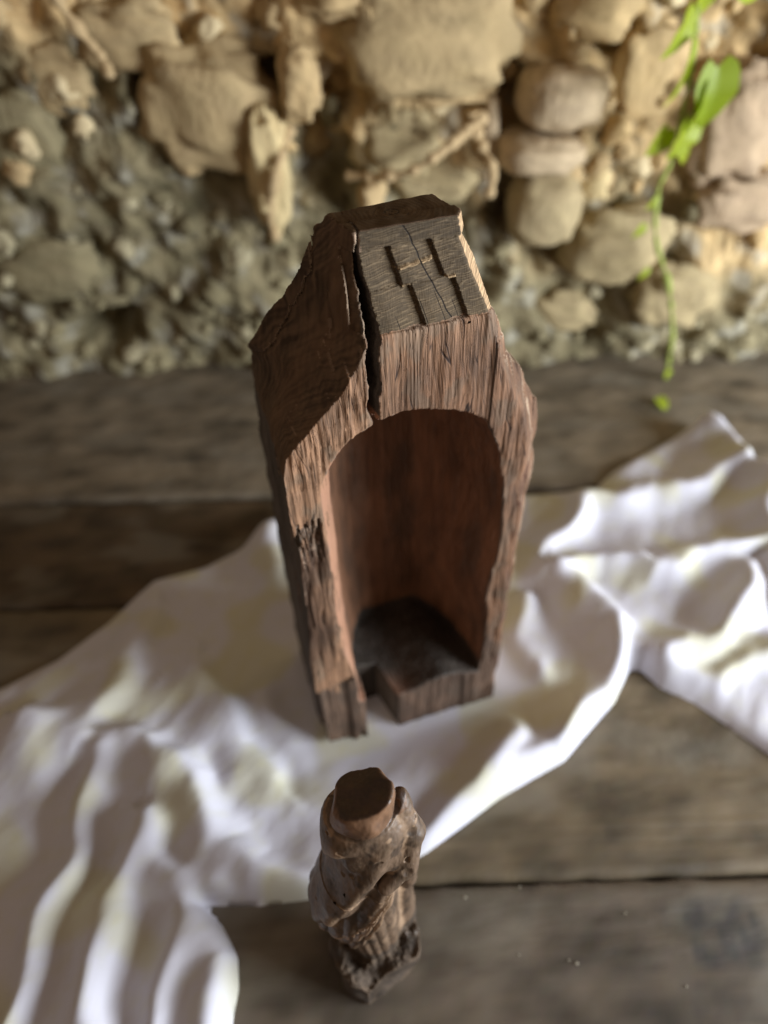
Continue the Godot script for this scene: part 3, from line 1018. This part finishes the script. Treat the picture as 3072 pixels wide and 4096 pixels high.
const TW := 848
const TH := 2048
func front_textures() -> Array:
	var col := []
	var hei := []
	col.resize(TH)
	hei.resize(TH)
	parallel(TH, func(j: int):
		var cb := PackedByteArray()
		var hb := PackedByteArray()
		cb.resize(TW * 3)
		hb.resize(TW)
		var v := 0.435 - (j + 0.5) / TH * 0.435
		for i in TW:
			var u := -0.095 + (i + 0.5) / TW * 0.18
			var c: Vector3
			var h: float
			var line := 0.3772 + 0.0004 * N1.get_noise_2d(u * 300.0, 1.0)
			if v > line:
				# weathered end of the log: grey brown, with saw and adze ridges across
				var wv := N2.get_noise_2d(u * 70.0, v * 70.0)
				var r1 := N1.get_noise_2d(u * 75.0 + wv * 0.4, v * 800.0 - u * 40.0 + wv * 0.5)
				var r2 := N1.get_noise_2d(u * 260.0, v * 2400.0)
				var r3 := N1.get_noise_2d(u * 1700.0, v * 130.0)
				var ln := sstep(0.42, 0.75, r1)
				h = 0.5 + 0.14 * r1 + 0.12 * r2 + 0.10 * r3 + 0.34 * ln
				c = Vector3(0.335, 0.280, 0.208) * (1.0 + 0.07 * r3 + 0.06 * r2 + 0.10 * r1)
				c = c.lerp(Vector3(0.53, 0.46, 0.36), ln * 0.35)
				c *= 1.0 + 0.12 * N3.get_noise_2d(u * 45.0, v * 45.0)
				var er := tab(panel_v, panel_u, v) + 0.0004 * N1.get_noise_2d(v * 260.0, 8.0)
				var pale := sstep(-0.0002, 0.0006, u - er)
				c = c.lerp(Vector3(0.70, 0.585, 0.45) * (1.0 + 0.16 * r1 + 0.08 * r2), pale)
				h += 0.25 * r1 * pale
				c *= 1.0 - 0.14 * sstep(0.4150, 0.4165, v) * (1.0 - pale)
				# torn lips of the carving, their catch of light painted in pale
				var tw := 0.0004 * N1.get_noise_2d(u * 260.0, 2.0)
				var lip := 0.0
				if u > -0.0168 and u < 0.0020:
					lip = sstep(0.0012, 0.0004, absf(v + tw - 0.4064 - u * 0.05))
				if (u > -0.0145 and u < -0.0100) or (u > 0.0072 and u < 0.0122):
					lip = maxf(lip, sstep(0.0011, 0.0004, absf(v + tw - 0.3969 - (0.001 if u > 0.0 else 0.0))))
				c = c.lerp(Vector3(0.70, 0.585, 0.44), lip * (0.7 + 0.3 * r2))
				# drying cracks
				var cx := -0.0145 + (0.4285 - v) * 0.47 + 0.0007 * N2.get_noise_2d(v * 90.0, 3.0)
				var f := sstep(0.00055, 0.0001, absf(u - cx))
				f = maxf(f, 0.8 * sstep(0.0003, 0.00005, absf(u + 0.0075 - (0.392 - v) * 0.30)) * sstep(0.393, 0.388, v))
				f = maxf(f, 0.8 * sstep(0.0003, 0.00005, absf(u - 0.0005 - (0.394 - v) * 0.34)) * sstep(0.394, 0.389, v))
				f = maxf(f, 0.8 * sstep(0.0003, 0.00005, absf(u + 0.0195 - (0.384 - v) * 0.30)) * sstep(0.385, 0.381, v))
				f = maxf(f, 0.7 * sstep(0.0003, 0.00005, absf(u - 0.0105 - (0.386 - v) * 0.34)) * sstep(0.388, 0.384, v))
				c = c.lerp(Vector3(0.09, 0.07, 0.05), f)
				h -= 0.5 * f
			else:
				# split red wood: long fibres, fissures, pale raised tips
				var uu := u
				if u > -0.03:
					uu = -0.03 + (u + 0.03) / (1.0 + 2.6 * maxf(0.0, 0.378 - maxf(v, 0.30)))
				var wp := N2.get_noise_2d(uu * 55.0, v * 26.0)
				var f1 := N1.get_noise_2d(uu * 1900.0 + wp * 1.2, v * 30.0)
				var f2 := N1.get_noise_2d(uu * 3600.0 + wp * 2.0, v * 90.0)
				var f3 := N1.get_noise_2d(uu * 330.0 + wp * 0.8, v * 9.0)
				var b := N3.get_noise_2d(u * 26.0, v * 16.0 + 20.0)
				var gate := sstep(-0.1, 0.45, N2.get_noise_2d(uu * 90.0 + 9.0, v * 18.0))
				var fis := sstep(0.10, 0.02, absf(N1.get_noise_2d(uu * 230.0 + wp * 0.7 + 40.0, v * 6.0))) * gate * gate
				var fis2 := sstep(0.14, 0.03, absf(N1.get_noise_2d(uu * 600.0 + wp * 0.9 + 80.0, v * 15.0))) * sstep(0.0, 0.5, N2.get_noise_2d(uu * 150.0, v * 50.0 + 30.0))
				h = 0.55 + 0.17 * f1 + 0.09 * f2 + 0.16 * f3 - 0.55 * fis - 0.25 * fis2
				c = Vector3(0.485, 0.368, 0.280)
				c *= 1.0 + 0.10 * f1 + 0.10 * f2 + 0.10 * f3 + 0.24 * b
				c = c.lerp(Vector3(0.68, 0.52, 0.39), 0.28 * sstep(0.25, 0.7, f1 + 0.4 * f2))
				c = c.lerp(Vector3(0.15, 0.095, 0.065), clampf(0.9 * fis + 0.65 * fis2, 0.0, 1.0))
				c = c.lerp(Vector3(0.43, 0.375, 0.315), 0.5 * sstep(0.1, 0.5, N3.get_noise_2d(u * 34.0 + 70.0, v * 20.0)))
				# the redder, darker belt above the arch and down the right side
				var red := sstep(0.378, 0.345, v) * sstep(-0.032, -0.01, u)
				c = c.lerp(Vector3(c.x * 0.83, c.y * 0.80, c.z * 0.785), red * 0.85)
				# dark weathered foot and left jamb
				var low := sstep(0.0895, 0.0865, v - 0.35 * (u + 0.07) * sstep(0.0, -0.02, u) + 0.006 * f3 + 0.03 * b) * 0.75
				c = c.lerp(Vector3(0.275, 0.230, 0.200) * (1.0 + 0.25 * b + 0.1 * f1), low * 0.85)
				var jam := sstep(-0.060, -0.080, u + 0.010 * b) * sstep(0.262, 0.235, v + 0.02 * f3) * sstep(0.105, 0.16, v)
				c = c.lerp(Vector3(0.25, 0.18, 0.135) * (1.0 + 0.25 * f1), jam * 0.75)
				h -= 0.15 * jam * absf(f3)
				# knots and rot on the right jamb
				var rot := sstep(0.15, 0.5, N3.get_noise_2d(u * 70.0 + 5.0, v * 40.0)) * sstep(0.055, 0.068, u) * sstep(0.30, 0.27, v)
				c = c.lerp(Vector3(0.27, 0.16, 0.115), rot * 0.8)
				h -= 0.3 * rot
			cb[i * 3] = int(clampf(c.x, 0.0, 1.0) * 255.0)
			cb[i * 3 + 1] = int(clampf(c.y, 0.0, 1.0) * 255.0)
			cb[i * 3 + 2] = int(clampf(c.z, 0.0, 1.0) * 255.0)
			hb[i] = int(clampf(h, 0.0, 1.0) * 255.0)
		col[j] = cb
		hei[j] = hb)
	var ca := PackedByteArray()
	var ha := PackedByteArray()
	for j in TH:
		ca.append_array(col[j])
		ha.append_array(hei[j])
	return [Image.create_from_data(TW, TH, false, Image.FORMAT_RGB8, ca), Image.create_from_data(TW, TH, false, Image.FORMAT_L8, ha)]

func top_textures() -> Array:
	# end grain with rings round the pith: 0.075 m square
	var n := 320
	var ca := PackedByteArray()
	var ha := PackedByteArray()
	for j in n:
		for i in n:
			var u := -0.055 + (i + 0.5) / n * 0.075
			var w := -0.060 + (j + 0.5) / n * 0.075
			var d := Vector2(u + 0.0125, (w + 0.0265) * 1.05)
			var a := d.angle()
			var r := d.length() * (1.0 + 0.06 * N2.get_noise_2d(cos(a) * 1.3, sin(a) * 1.3)) * 1000.0
			var ring := sin(r * 2.6 + 1.5 * N2.get_noise_2d(u * 60.0, w * 60.0))
			var gr := N1.get_noise_2d(u * 2400.0, w * 2400.0)
			var f := sstep(0.5, 0.15, absf(r - 3.2)) * sstep(-0.3, 0.1, N2.get_noise_2d(a * 1.3, 5.0) + 0.15)
			f = maxf(f, sstep(0.75, 0.3, r))
			f = maxf(f, 0.7 * sstep(0.35, 0.1, absf(r - 8.2)) * sstep(0.1, 0.35, N2.get_noise_2d(a * 2.0, 15.0)))
			f = maxf(f, 0.7 * sstep(0.35, 0.1, absf(N2.get_noise_2d(a * 3.0, 1.0) * r)) * sstep(9.0, 14.0, r) * 0.6)
			var h := 0.6 + 0.06 * ring + 0.12 * gr - 0.55 * f
			var c := Vector3(0.315, 0.245, 0.165) * (1.0 + 0.05 * ring + 0.12 * gr + 0.12 * N3.get_noise_2d(u * 50.0, w * 50.0))
			c = c.lerp(Vector3(0.10, 0.07, 0.04), f * 0.85)
			ca.append_array(PackedByteArray([int(clampf(c.x, 0, 1) * 255.0), int(clampf(c.y, 0, 1) * 255.0), int(clampf(c.z, 0, 1) * 255.0)]))
			ha.append(int(clampf(h, 0, 1) * 255.0))
	return [Image.create_from_data(n, n, false, Image.FORMAT_RGB8, ca), Image.create_from_data(n, n, false, Image.FORMAT_L8, ha)]

func build_shrine():
	shrine_tables()
	var g := nets(shrine_sdf, Vector3(-0.094, -0.0035, -0.106), Vector3(0.084, 0.430, 0.006), 0.00105)
	var v: PackedVector3Array = g.v
	var n: PackedVector3Array = g.n
	var idx: PackedInt32Array = g.i
	var c := PackedColorArray()
	c.resize(v.size())
	var uv := PackedVector2Array()
	uv.resize(v.size())
	var reg := PackedByteArray()     # 0 side, 1 front, 2 panel, 3 top, 4 hollow, 5 slope
	reg.resize(v.size())
	for i in v.size():
		var p := v[i]
		var m := n[i]
		uv[i] = Vector2((p.x + 0.095) / 0.18, (0.435 - p.y) / 0.435)
		var r := 0
		if p.y > TOPV - 0.0016 and m.y > 0.7:
			r = 3
			uv[i] = Vector2((p.x + 0.055) / 0.075, (p.z + 0.060) / 0.075)
		elif p.y > 0.3766 and p.z > -0.028 and ((m.z > 0.3 and p.x > -0.0335) or (m.x > 0.3 and p.x > 0.0)):
			r = 2
		elif p.z > -0.022 and m.z > 0.55 and cavity(p) > 0.0003 and (p.x > -0.033 or p.y < 0.30 or (p.z > -0.0038 and p.y < 0.3775)):
			r = 1
		elif p.y < 0.335 and cavity(p) < 0.003 and p.z > -0.095:
			r = 4
		elif m.x < -0.2 and p.y > 0.30 and p.x < -0.0362 and p.z > -0.095 and (m.y > 0.1 or p.y > 0.37) and m.x < -0.3:
			r = 5
		reg[i] = r
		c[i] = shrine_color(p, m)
	var lists := []
	for k in 6:
		lists.append(PackedInt32Array())
	for t in range(0, idx.size(), 3):
		var r := reg[idx[t]]
		if reg[idx[t + 1]] == reg[idx[t + 2]]:
			r = reg[idx[t + 1]]
		lists[r].append_array(PackedInt32Array([idx[t], idx[t + 1], idx[t + 2]]))
	var sh := thing("wooden_shrine", Vector3(0.0275, 0.0015, -0.3196))
	sh.rotation.y = deg_to_rad(18.0)
	tag(sh, "tall hollowed log shrine of red brown wood with arched opening and split top", "shrine")
	var ft := front_textures()
	var ct := tex(ft[0])
	var ht := tex(ft[1])
	var mf := StandardMaterial3D.new()
	mf.albedo_texture = ct
	mf.roughness = 0.72
	mf.metallic_specular = 0.35
	bump(mf, ht, 0.055)
	var mp := mf.duplicate()
	mp.roughness = 0.8
	mp.heightmap_scale = 0.045
	var tt := top_textures()
	var mt := StandardMaterial3D.new()
	mt.albedo_texture = tex(tt[0])
	mt.roughness = 0.8
	mt.metallic_specular = 0.3
	bump(mt, tex(tt[1]), 0.05)
	var streak := tex(noise_image(91, 40.0, 3.0, 4))
	var mh := mat_vc(0.6, 0.4)
	bump(mh, streak, 0.10, Vector3(7, 7, 7))
	var ms := mat_vc(0.75, 0.35)
	bump(ms, streak, 0.12, Vector3(9, 9, 9))
	var ml := mat_vc(0.7, 0.35)
	bump(ml, tex(noise_image(92, 14.0, 14.0, 5)), 0.03, Vector3(22, 22, 22))
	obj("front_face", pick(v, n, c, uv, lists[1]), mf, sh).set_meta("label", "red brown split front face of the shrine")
	obj("carved_panel", pick(v, n, c, uv, lists[2]), mp, sh).set_meta("label", "grey brown panel with two stepped carved lines above the arch")
	obj("end_grain", pick(v, n, c, uv, lists[3]), mt, sh).set_meta("label", "small flat top of the shrine with growth rings")
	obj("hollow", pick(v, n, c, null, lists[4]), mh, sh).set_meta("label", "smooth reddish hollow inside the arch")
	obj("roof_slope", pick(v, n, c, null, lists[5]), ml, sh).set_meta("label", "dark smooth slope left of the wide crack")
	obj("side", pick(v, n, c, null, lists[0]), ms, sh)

# ------------------------------------------------------------------ figure
func smin(a: float, b: float, k: float) -> float:
	var h := clampf(0.5 + 0.5 * (b - a) / k, 0.0, 1.0)
	return lerpf(b, a, h) - k * h * (1.0 - h)

func cone(p: Vector3, a: Vector3, b: Vector3, ra: float, rb: float) -> float:
	var ab := b - a
	var t := clampf((p - a).dot(ab) / ab.length_squared(), 0.0, 1.0)
	return (p - a - ab * t).length() - lerpf(ra, rb, t)

func figure_sdf(p: Vector3) -> float:
	# p is relative to the foot of the figure's axis; front is +z
	var x := p.x
	var y := p.y
	var z := p.z
	# robe: an elliptic column that narrows towards the foot and the shoulders
	var rx := 0.0
	var cx := 0.0
	if y < 0.12:
		var t := clampf((y - 0.02) / 0.10, 0.0, 1.0)
		rx = lerpf(0.0160, 0.0225, t)
		cx = lerpf(0.000, -0.0065, t)
	else:
		var t := clampf((y - 0.12) / 0.105, 0.0, 1.0)
		rx = lerpf(0.0225, 0.0140, t)
		cx = lerpf(-0.0065, -0.004, t)
	var q := Vector2((x - cx), z * 1.08)
	var ang := atan2(q.x, q.y)
	var r := q.length()
	var robe := r - rx
	# folds of the lower robe run down
	if y < 0.16:
		var fo := sin(ang * 8.0 + 12.0 * (y - 0.1) + 0.8 * sin(ang * 3.0))
		robe += 0.0013 * (1.0 - absf(fo)) * sstep(0.02, 0.05, y) * sstep(0.16, 0.12, y) - 0.0010
	# cloak: thicker above a hem that climbs from the left round the front to the right
	var hem := 0.111 + 0.062 * sstep(-0.7, 1.2, ang) - 0.012 * sstep(-0.6, -1.6, ang)
	var over := y - hem
	if over > -0.004:
		robe -= 0.0056 * sstep(-0.0010, 0.0007, over) * sstep(0.10, 0.0, over)
		# broad diagonal folds that sweep from the arm down to the left
		var dg := y * 0.43 - x * 0.90 + 0.0022 * N2.get_noise_3d(x * 50.0, y * 40.0, z * 50.0)
		robe += 0.0036 * cos((dg - 0.069) * 250.0) * sstep(0.002, 0.016, over) * sstep(0.222, 0.205, y) * (0.55 + 0.45 * sstep(-1.6, -0.6, ang))
		robe += 0.0020 * sstep(0.014, 0.0, absf(over - 0.020 - 0.25 * x)) * sstep(-0.4, 0.4, ang)
	else:
		# the robe under it stands back, with two loose bands slung round the waist
		robe += 0.0016 * sstep(0.0, -0.002, over)
		for k in 2:
			var o2 := y - (hem - 0.014 - 0.017 * k - 0.012 * cos(ang + 0.5))
			var slack := 0.0032 + 0.0028 * sstep(0.2, -1.4, ang) - 0.0012 * k
			robe -= slack * exp(-pow(o2 / (0.0024 if o2 < 0.0 else 0.0050), 2.0))
	robe -= 0.0016 * exp(-pow(over / 0.0024, 2.0))
	var d := maxf(robe * 0.85, maxf(y - 0.224, 0.015 - y))
	# sloping shoulders
	d = smin(d, cone(p, Vector3(-0.006, 0.212, 0.001), Vector3(0.004, 0.215, 0.0), 0.0135, 0.0125), 0.010)
	d = smin(d, cone(p, Vector3(0.007, 0.212, 0.003), Vector3(0.010, 0.190, 0.005), 0.0105, 0.0105), 0.006)
	# the arm on the right, bent up to the chest
	d = smin(d, cone(p, Vector3(0.0150, 0.224, -0.003), Vector3(0.0215, 0.203, 0.002), 0.0058, 0.0068), 0.004)
	d = smin(d, cone(p, Vector3(0.0215, 0.202, 0.002), Vector3(0.0190, 0.183, 0.010), 0.0070, 0.0062), 0.003)
	d = smin(d, cone(p, Vector3(0.0190, 0.184, 0.010), Vector3(0.0085, 0.176, 0.0185), 0.0058, 0.0042), 0.003)
	d = smin(d, cone(p, Vector3(0.0165, 0.228, -0.005), Vector3(0.0180, 0.222, -0.003), 0.0038, 0.0045), 0.002)
	d += 0.0018 * sstep(0.004, 0.001, (p - Vector3(0.0225, 0.213, 0.0075)).length()) + 0.0016 * sstep(0.0035, 0.001, (p - Vector3(0.0200, 0.187, 0.0165)).length())
	# broken stump of the neck with a slanting cut
	var st := cone(p, Vector3(-0.0012, 0.195, 0.001), Vector3(-0.0010, 0.262, -0.001), 0.0162, 0.0136)
	st += 0.0016 * N2.get_noise_3d(x * 65.0 + 4.0, y * 40.0, z * 65.0)
	var cutp := (x + 0.0005) * -0.34 + (y - 0.2420) * 0.92 + z * -0.18
	cutp += 0.0010 * N2.get_noise_2d(x * 80.0, z * 80.0 + 5.0)
	var sh := clampf(0.5 + 0.5 * (st - cutp) / 0.0030, 0.0, 1.0)
	st = lerpf(cutp, st, sh) + 0.0030 * sh * (1.0 - sh)
	d = smin(d, st, 0.0012)
	d += 0.0012 * sstep(0.0022, 0.0004, absf(y - 0.2270 - 0.10 * x + 0.1 * z)) * sstep(0.0185, 0.0165, Vector2(x + 0.0012, z).length())
	# small knob behind, on the right
	d = smin(d, cone(p, Vector3(0.0205, 0.134, -0.007), Vector3(0.0210, 0.110, -0.007), 0.0060, 0.0050), 0.003)
	d = smin(d, cone(p, Vector3(0.019, 0.104, -0.012), Vector3(0.015, 0.02, -0.012), 0.005, 0.012), 0.006)
	# rough plinth
	var bq := Vector2(x + 0.001, z - 0.003)
	bq = Vector2(bq.x * 0.86 - bq.y * 0.51, bq.x * 0.51 + bq.y * 0.86)
	var bx := maxf(absf(bq.x) - 0.0265, absf(bq.y) - 0.0225)
	bx = maxf(bx, (absf(bq.x) + absf(bq.y)) * 0.707 - 0.0290)
	bx += 0.0022 * N2.get_noise_3d(x * 55.0, y * 30.0, z * 55.0)
	var tp := y - 0.033 + 0.006 * N2.get_noise_2d(x * 60.0, z * 60.0) + 0.0012 * N3.get_noise_2d(x * 160.0, z * 160.0) + 0.25 * maxf(z - 0.006, 0.0)
	d = smin(d, maxf(maxf(bx, tp), -y), 0.003)
	# knife marks
	if absf(d) < 0.006:
		d += 0.00010 * N1.get_noise_3d(x * 300.0, y * 200.0, z * 300.0) + 0.0006 * N2.get_noise_3d(x * 60.0, y * 60.0, z * 60.0)
		if y > 0.13 and y < 0.225:
			var pit := N2.get_noise_3d(x * 120.0 + 5.0, y * 110.0, z * 120.0)
			d += 0.0008 * sstep(0.70, 0.9, pit)
	return d

func build_figure():
	var g := nets(figure_sdf, Vector3(-0.040, -0.003, -0.036), Vector3(0.042, 0.262, 0.036), 0.0007)
	var v: PackedVector3Array = g.v
	var n: PackedVector3Array = g.n
	var idx: PackedInt32Array = g.i
	var c := PackedColorArray()
	c.resize(v.size())
	for i in v.size():
		var p := v[i]
		var b := N3.get_noise_3d(p.x * 60.0, p.y * 40.0, p.z * 60.0)
		var s := N1.get_noise_3d(p.x * 420.0, p.y * 90.0, p.z * 420.0)
		var k := Color(0.122, 0.079, 0.050) * clampf(1.0 + 0.45 * b + 0.22 * s, 0.4, 1.7)
		# grime in scattered noise patches over the carving
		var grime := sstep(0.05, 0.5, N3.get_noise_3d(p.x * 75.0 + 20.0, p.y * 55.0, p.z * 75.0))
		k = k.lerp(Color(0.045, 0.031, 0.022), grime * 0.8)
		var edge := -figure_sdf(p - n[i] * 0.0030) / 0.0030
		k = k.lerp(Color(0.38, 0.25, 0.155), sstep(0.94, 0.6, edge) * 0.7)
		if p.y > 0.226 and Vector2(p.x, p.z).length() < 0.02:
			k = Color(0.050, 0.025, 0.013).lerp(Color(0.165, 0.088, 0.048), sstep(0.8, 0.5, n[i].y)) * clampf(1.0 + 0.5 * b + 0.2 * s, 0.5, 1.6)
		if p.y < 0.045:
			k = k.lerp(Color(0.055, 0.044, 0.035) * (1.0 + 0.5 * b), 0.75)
		k.a = 1.0
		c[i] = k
	var lists := [PackedInt32Array(), PackedInt32Array(), PackedInt32Array()]
	for t in range(0, idx.size(), 3):
		var p := v[idx[t]]
		var r := 0
		if p.y < 0.036:
			r = 1
		elif p.y > 0.226 and Vector2(p.x, p.z).length() < 0.0175:
			r = 2
		lists[r].append_array(PackedInt32Array([idx[t], idx[t + 1], idx[t + 2]]))
	var f := thing("carved_figure", Vector3(-0.0130, 0.0008, -0.1475))
	tag(f, "small dark carved wooden figure in draped robes with its head broken off", "statuette")
	var m := mat_vc(0.48, 0.45)
	bump(m, tex(noise_image(55, 14.0, 9.0, 5)), 0.03, Vector3(20, 16, 20))
	var m2 := mat_vc(0.42, 0.5)
	bump(m2, tex(noise_image(56, 6.0, 6.0, 4)), 0.03, Vector3(20, 20, 20))
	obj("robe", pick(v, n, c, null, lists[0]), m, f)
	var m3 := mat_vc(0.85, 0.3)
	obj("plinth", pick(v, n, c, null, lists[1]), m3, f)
	obj("neck_stump", pick(v, n, c, null, lists[2]), m2, f).set_meta("label", "red brown stump of the neck with a slanting cut")

# ------------------------------------------------------------------ vine
func leaf_mesh(w: float, l: float, fold: float, droop: float) -> ArrayMesh:
	# heart-shaped leaf from its stalk at the origin down -y, cupped, 0.4 mm thick
	var V := PackedVector3Array()
	var I := PackedInt32Array()
	var nl := 12
	var nw := 8
	for side in 2:
		for j in nl + 1:
			var t := float(j) / nl
			var half := w * 0.5 * pow(sin(PI * pow(t * 0.97 + 0.03, 0.62)), 0.8)
			for i in nw + 1:
				var s := float(i) / nw * 2.0 - 1.0
				var back := 0.16 * l * absf(s) * sstep(0.35, 0.0, t)
				var z := fold * absf(s) * half - droop * t * t * l + 0.05 * half * sin(t * 18.0) * absf(s)
				V.append(Vector3(s * half, -t * l + back, z - 0.0004 * side))
	var per := (nl + 1) * (nw + 1)
	for j in nl:
		for i in nw:
			var a := j * (nw + 1) + i
			I.append_array(PackedInt32Array([a, a + 1, a + nw + 1, a + 1, a + nw + 2, a + nw + 1]))
			var b := a + per
			I.append_array(PackedInt32Array([b, b + nw + 1, b + 1, b + 1, b + nw + 1, b + nw + 2]))
	var st := SurfaceTool.new()
	st.create_from_arrays(arrays(V, zeros(V.size()), null, null, I))
	st.generate_normals()
	return st.commit()

func build_vine():
	var vn := thing("hanging_vine", Vector3(0.34, 0.0, -0.80))
	tag(vn, "bright green leafy vine hanging down in front of the earth wall", "vine")
	var sm := StandardMaterial3D.new()
	sm.albedo_color = Color(0.56, 0.60, 0.27)
	sm.roughness = 0.7
	var pts := PackedVector3Array()
	for q in [[0.288, 0.47], [0.292, 0.436], [0.297, 0.408], [0.303, 0.366], [0.310, 0.317], [0.314, 0.281], [0.308, 0.238], [0.318, 0.185], [0.340, 0.139], [0.358, 0.077], [0.372, 0.002]]:
		pts.append(Vector3(q[0] - 0.34, q[1], 0.012 * sin(q[1] * 20.0)))
	obj("stem", tube(pts, 0.0019, 0.0032, 8, 0.8), sm, vn)
	var lm := StandardMaterial3D.new()
	lm.albedo_color = Color(0.58, 0.62, 0.16)
	lm.roughness = 0.5
	lm.cull_mode = BaseMaterial3D.CULL_DISABLED
	lm.backlight_enabled = true
	lm.backlight = Color(0.76, 0.84, 0.16)
	var lm2: StandardMaterial3D = lm.duplicate()
	lm2.albedo_color = Color(0.50, 0.56, 0.08)
	# x, y of the stalk, width, length, turn in the plane, turn about the stem, tone
	var leaves := [[0.300, 0.452, 0.050, 0.060, 0.2, 0.6, 0], [0.288, 0.415, 0.034, 0.050, -0.5, 0.9, 0], [0.330, 0.440, 0.04, 0.04, 0.9, 0.2, 0], [0.296, 0.385, 0.032, 0.060, -0.2, 1.1, 0], [0.326, 0.366, 0.046, 0.066, 0.12, 0.15, 1], [0.322, 0.352, 0.030, 0.056, -0.1, 0.9, 0],
		[0.318, 0.318, 0.042, 0.046, -0.35, 0.7, 0], [0.298, 0.308, 0.028, 0.034, -0.6, 0.5, 0], [0.318, 0.290, 0.014, 0.028, 0.5, 0.3, 0], [0.309, 0.235, 0.010, 0.020, -0.7, 0.5, 0], [0.300, 0.205, 0.012, 0.020, -0.6, 0.4, 0], [0.312, 0.158, 0.010, 0.018, -0.6, 0.4, 0], [0.368, 0.02, 0.012, 0.016, 0.2, 0.4, 0]]
	for q in leaves:
		var o := obj("leaf", leaf_mesh(q[2] * 0.95, q[3] * 0.85, 0.3, 0.4), lm2 if q[6] == 1 else lm, vn)
		o.position = Vector3(q[0] - 0.34, q[1], 0.014 * sin(q[1] * 20.0) + 0.004)
		o.rotation = Vector3(-0.15, q[5], q[4])
	# a leaf that has dropped on the boards
	var fallen := obj("fallen_leaf", leaf_mesh(0.016, 0.02, 0.3, 0.3), lm)
	fallen.position = Vector3(0.349, 0.006, -0.752)
	fallen.rotation = Vector3(-1.4, 0.4, 0.0)
	tag(fallen, "tiny green leaf lying on the far plank below the vine", "leaf")
